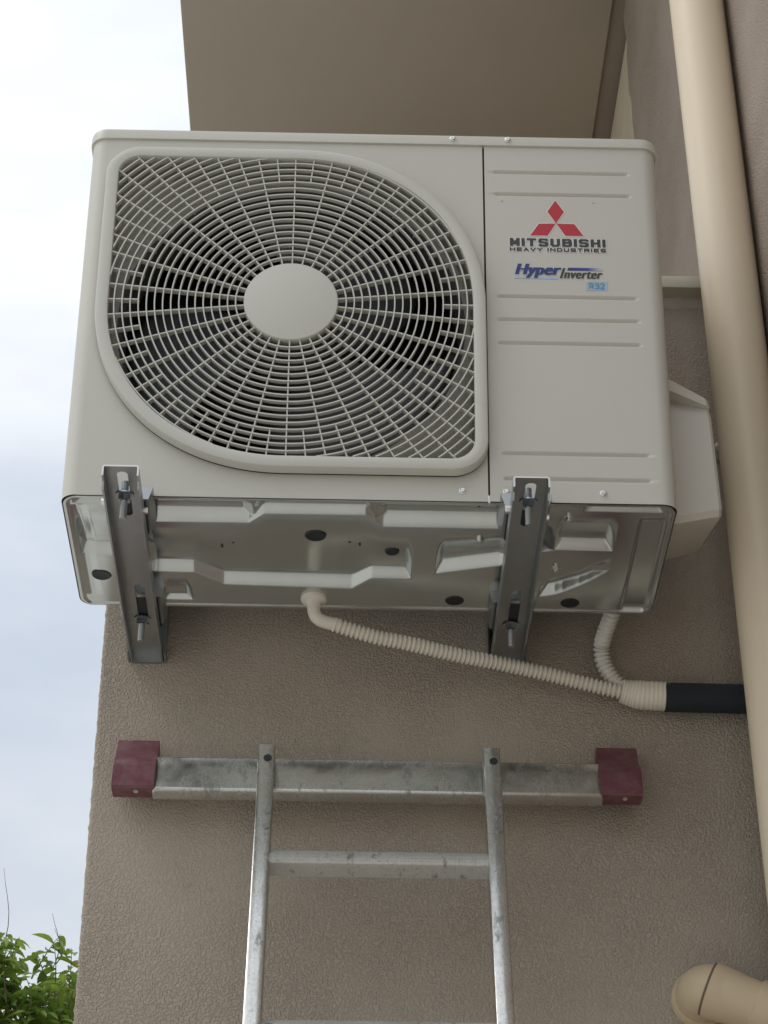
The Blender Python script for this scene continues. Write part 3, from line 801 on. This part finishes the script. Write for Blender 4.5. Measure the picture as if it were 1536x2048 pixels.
# branch pipe coming out of the wall low on the right
BP = thing('branch_pipe', 'tan plastic elbow pipe coming out of the wall at the lower right', 'pipe', (.81, WY, -.51))
BX, BZ = .8300, -.5080
mb = MB(); mb.tube([(BX, WY + .02, BZ), (BX, .378, BZ), (BX, .377, BZ)], lambda t, i: .0335 if i < 2 else .0315, 40)
mb.tube([(BX, WY + .01, BZ), (BX, WY - .014, BZ), (BX, WY - .016, BZ)], lambda t, i: .0378 if i < 2 else .0364, 40); mb.build('wall_socket', M['pvc_dark'], BP, smooth=40)
D_ = Vector((1, -.12, -.43)).normalized()
c0 = Vector((BX + .004, .352, BZ - .002))
el = catmull([(BX, .382, BZ), (BX, .374, BZ), (BX + .001, .364, BZ - .001), c0 + D_ * .006, c0 + D_ * .020 + Vector((0, -.004, 0)), c0 + D_ * .045 + Vector((0, -.005, 0)), c0 + D_ * .070 + Vector((0, -.005, 0))], 9)
mb = MB(); mb.tube(el, lambda t, i: .0342 - .0028 * smoothstep(.4, 1, t), 44); mb.build('elbow', M['pvc_dark'], BP, smooth=50)
s0 = c0 + D_ * .001 + Vector((0, -.001, 0))
mb = MB(); mb.tube([s0 - D_ * .0005, s0, s0 + D_ * .0012] + [s0 + D_ * (.004 + .050 * i / 8) for i in range(9)], lambda t, i: (.0335, .0354, .0366)[i] if i < 3 else .0366 - .0038 * smoothstep(0, 1, (i - 3) / 8), 44); mb.build('sleeve', M['pvc_dark'], BP, smooth=40)
mb = MB(); mb.tube([s0 - D_ * .0032, s0 - D_ * .0028, s0 + D_ * .001], lambda t, i: (.0340, .0352, .0352)[i], 44); mb.build('gasket', M['gasket'], BP, smooth=40)
mb = MB(); mb.tube([el[-1] - D_ * .008, el[-1] - D_ * .0065, el[-1] - D_ * .006, el[-1] + D_ * .08], lambda t, i: (.0318, .0340, .0350, .0350)[i], 40); mb.build('pipe_socket', M['pvc_dark'], BP, smooth=40)

# ------------------------------------------------------------------ ladder
LA = math.radians(21.4)
LU = Vector((0, -math.sin(LA), -math.cos(LA))); LN = Vector((0, -math.cos(LA), math.sin(LA)))
LP0 = Vector((0, .32, -.1945))
LM = Matrix(((1, LN.x, LU.x, LP0.x), (0, LN.y, LU.y, LP0.y), (0, LN.z, LU.z, LP0.z), (0, 0, 0, 1)))   # local (x, out of the front, down)
LEN = (GZ - LP0.z) / LU.z
LD = thing('ladder', 'worn aluminium ladder with a maroon-capped crossbar leaning on the wall', 'ladder', LP0 + LU * LEN + Vector((.41, 0, 0)))
def lbox(name, a, b, m, parent, bev=.002, seg=2):
    mb = MB(); mb.box(a, b, bev, seg, LM); return mb.build(name, m, parent, smooth=40)
for sx, tilt in ((.2597, .0), (.5593, .0)):
    mb = MB(); hw = .0112
    secs = []
    for sd_, off in ((-.0015, .0045), (.112, .0), (.125, -.0015), (.6, 0.), (LEN, 0.)):
        x0, x1, f0, f1 = sx - hw, sx + hw, off, off - .030
        b = .0032
        loop = [(x0 + b, f0), (x1 - b, f0), (x1 - b * .3, f0 - b * .3), (x1, f0 - b), (x1, f1), (x0, f1), (x0, f0 - b), (x0 + b * .3, f0 - b * .3)]
        secs.append([LM @ Vector((x, f, sd_)) for x, f in loop])
    mb.grid(secs, True, True); st = mb.build('stile', M['alu'], LD, smooth=35)
    for hz_, hr in ((.0235, .0055),):
        h = MB(); h.tube([LM @ Vector((sx + .002, .0049, hz_)), LM @ Vector((sx + .002, .0005, hz_))], hr, 20); h.build('bolt_hole', M['dark'], st, smooth=40)
    for hz_ in (.119, .146):
        h = MB(); h.tube([LM @ Vector((sx + .004, .0006, hz_)), LM @ Vector((sx + .004, -.0016, hz_))], lambda t, i: .0042, 14); h.build('rivet', M['arm'], st, smooth=40)
k = 0
while .19 + .277 * k < LEN - .1:
    s0 = .19 + .277 * k
    mb = MB(); x0, x1 = .2597 + .0112 - .004, .5593 - .0112 + .004
    # ribbed tread outline: (down, front)
    prof = [(-.0215, -.0270)]
    for i in range(8):
        t = i / 7; d = -.0205 + .0285 * t; fr = -.0200 + .0165 * math.sin(t * math.pi / 2)
        prof += [(d, fr), (d + .0016, fr + .0021), (d + .0027, fr + .0002)]
    prof += [(.0120, -.0028), (.0140, -.0060), (.0150, -.0120), (.0148, -.0300), (-.0190, -.0300)]
    A = [LM @ Vector((x0, f, s0 + d)) for d, f in prof]; B = [LM @ Vector((x1, f, s0 + d)) for d, f in prof]
    mb.grid([A, B], True, True); mb.build('rung', M['alu_rung'], LD, smooth=20)
    k += 1
cb = lbox('crossbar', (.1085, -.0530, -.0127), (.7085, -.0305, .0493), M['alu'], LD, .0035, 3)
def endcap(x0, x1):
    mb = MB()
    # hooked section: (front, down)
    prof = [(-.0400, -.0520), (-.0320, -.0150), (-.0290, -.0060), (-.0240, .0020), (-.0205, .0180), (-.0230, .0360), (-.0255, .0490), (-.0290, .0505), (-.0560, .0400), (-.0720, .0250), (-.0600, -.0500), (-.0450, -.0535)]
    A = [LM @ Vector((x0, f, d)) for f, d in prof]; B = [LM @ Vector((x1, f, d)) for f, d in prof]
    mb.grid([A, B], True, True); c = mb.build('end_cap', M['maroon'], LD, smooth=35, bevel=.0018)
    h = MB(); xm = (x0 + x1) / 2 + .004
    h.tube([LM @ Vector((xm, -.036, .0460)), LM @ Vector((xm, -.036, .0502))], lambda t, i: .0034, 12); h.build('cap_rivet', M['zinc'], c, smooth=40)
endcap(.0555, .1115); endcap(.7055, .7605)

# ------------------------------------------------------------------ tree beyond the wall corner
def leaf_mesh(i):
    r = random.Random(i); Ln = .06; Wd = .026 * (.85 + .3 * r.random()); bend = .25 + .5 * r.random(); v, f = [], []
    n = 5
    for j in range(n + 1):
        t = j / n; w = Wd * .5 * math.sin(math.pi * min(1, t * .93 + .05)) ** .8 if j < n else .0003
        y = Ln * t; z = -bend * Ln * t * t
        v += [(-w, y, z + w * .45), (0, y, z), (w, y, z + w * .45)]
    for j in range(n):
        a = 3 * j; f += [(a, a + 1, a + 4, a + 3), (a + 1, a + 2, a + 5, a + 4)]
    me = bpy.data.meshes.new('leaf'); me.from_pydata(v, [], f); finish(me, 70); return me
def to_px(p):
    d = Rm.transposed() @ (Vector(p) - CAM)
    return 768 + FPX * d.x / d.y, 1024 - FPX * d.z / d.y
def tree():
    C = Vector((-1.02, 6.35, .22)); RX, RY, RZ = 1.35, 1.15, 1.28
    T = thing('garden_tree', 'leafy green tree top showing past the wall corner at the lower left', 'tree', (C.x, C.y, GZ))
    tb = MB(); tb.tube(catmull([(C.x, C.y, GZ), (C.x + .05, C.y, GZ + .9), (C.x - .02, C.y + .03, GZ + 1.8), (C.x, C.y, -.4)], 8), lambda t, i: .10 * (1 - .55 * t), 12)
    limbs = []
    for k in range(9):
        a = k * 2.4; e = C + Vector((math.cos(a) * RX * .7, math.sin(a) * RY * .7, RZ * (.15 + .5 * ((k * 37) % 10) / 10)))
        s = Vector((C.x, C.y, GZ + 1.5 + .12 * k)); mid = s.lerp(e, .5) + Vector((0, 0, .15))
        tb.tube(catmull([s, mid, e], 6), lambda t, i: .035 * (1 - .75 * t), 8); limbs.append(e)
    tb.build('trunk', M['bark'], T, smooth=50)
    rr = random.Random(3)
    lm = {k: [leaf_mesh(10 * j + i) for i in range(4)] for j, k in enumerate(('leaf', 'leaf_young', 'leaf_yellow'))}
    for k in lm:
        for me in lm[k]: me.materials.append(M[k])
    shoots = []
    cand = []
    def sprig(base, d, length, nleaf, young, size=1.):
        d = d.normalized(); side = d.cross(Vector((rr.uniform(-1, 1), rr.uniform(-1, 1), .3))).normalized()
        pts = []
        for i in range(7):
            t = i / 6; pts.append(base + d * length * t + side * (.12 * length * t * t) + Vector((0, 0, -.10 * length * t * t)))
        shoots.append((pts, .0028 * size))
        for i in range(nleaf):
            t = .12 + .88 * (i + .5) / nleaf; p = base.copy(); q = t * 6; j = min(5, int(q)); p = pts[j].lerp(pts[j + 1], q - j)
            ang = i * 2.4 + rr.random(); out_ = (d.orthogonal().normalized() * math.cos(ang) + d.cross(d.orthogonal()).normalized() * math.sin(ang))
            ld = (out_ * .9 + d * .55 + Vector((0, 0, -.35 + rr.uniform(-.3, .2)))).normalized()
            sc = size * rr.uniform(.75, 1.25)
            kind = 'leaf_young' if rr.random() < young else 'leaf'
            if rr.random() < .035: kind = 'leaf_yellow'
            up = Vector((rr.uniform(-.6, .6), rr.uniform(-.6, .6), 1)).normalized()
            x = ld.cross(up).normalized(); z = x.cross(ld)
            mtx = Matrix(((x.x * sc, ld.x * sc, z.x * sc, p.x), (x.y * sc, ld.y * sc, z.y * sc, p.y), (x.z * sc, ld.z * sc, z.z * sc, p.z), (0, 0, 0, 1)))
            cand.append((p, kind, mtx, rr.randrange(4)))
    # whole crown
    for _ in range(1150):
        while True:
            v = Vector((rr.uniform(-1, 1), rr.uniform(-1, 1), rr.uniform(-.8, 1)))
            if .3 < v.length < 1: break
        lump = .88 + .22 * mnoise.noise(v * 2.3)
        p = C + Vector((v.x * RX, v.y * RY, v.z * RZ)) * lump
        sprig(p, Vector((v.x, v.y, abs(v.z) * .6 + .5)) + Vector((rr.uniform(-.5, .5), rr.uniform(-.5, .5), rr.uniform(-.2, .4))), rr.uniform(.12, .24), 9, .22 + .4 * max(0, v.z))
    # denser outer shoots near the top, in view past the corner
    for _ in range(430):
        x = rr.uniform(-1.15, -.55); y = rr.uniform(5.75, 6.9); z = rr.uniform(.98, 1.475 - .05 * rr.random())
        sprig(Vector((x, y, z)), Vector((rr.uniform(-.35, .35), rr.uniform(-.4, .2), 1)), rr.uniform(.10, .22), 9, .55)
    for x, z, hgt, lean in ((-.915, 1.45, .20, .15), (-.80, 1.46, .22, .45), (-.86, 1.42, .17, -.1), (-.71, 1.40, .22, .05), (-.66, 1.40, .20, .1)):
        sprig(Vector((x, 5.9, z)), Vector((lean, -.1, 1)), hgt, 9, .7, 1.05)
    # two bare whips
    for x, z0, z1 in ((-.925, 1.55, 1.90), (-.725, 1.5, 1.72), (-.712, 1.52, 1.66)):
        shoots.append(([Vector((x + .02 * math.sin(i * .7), 5.9, z0 + (z1 - z0) * i / 6)) for i in range(7)], .0022))
    tw = MB()
    for pts, r in shoots: tw.tube(pts, lambda t, i: r * (1 - .7 * t), 5)
    tw.build('twigs', M['bark'], T, smooth=60, kind='stuff')
    inview = []
    rest = []
    for c in cand:
        u, v = to_px(c[0])
        (inview if (-10 < u < 165 and 1800 < v < 2075) else rest).append(c)
    inview.sort(key=lambda c: c[0].y)
    for c in inview[:300]:
        o = link_obj('leaf', lm[c[1]][c[3]], None, T); pi = o.matrix_parent_inverse.copy(); o.matrix_basis = c[2]
    rest += inview[300:]
    # everything else joined, one mesh with three material slots
    vv, ff, mi = [], [], []
    slots = ['leaf', 'leaf_young', 'leaf_yellow']
    for p, kind, mtx, i in rest:
        me = lm[kind][i]; b = len(vv)
        vv += [mtx @ v.co for v in me.vertices]
        for pl in me.polygons: ff.append([b + q for q in pl.vertices]); mi.append(slots.index(kind))
    me = bpy.data.meshes.new('crown'); me.from_pydata(vv, [], ff)
    for s_ in slots: me.materials.append(M[s_])
    me.polygons.foreach_set('material_index', mi); finish(me, 70)
    link_obj('crown', me, None, T, kind='stuff')
tree()
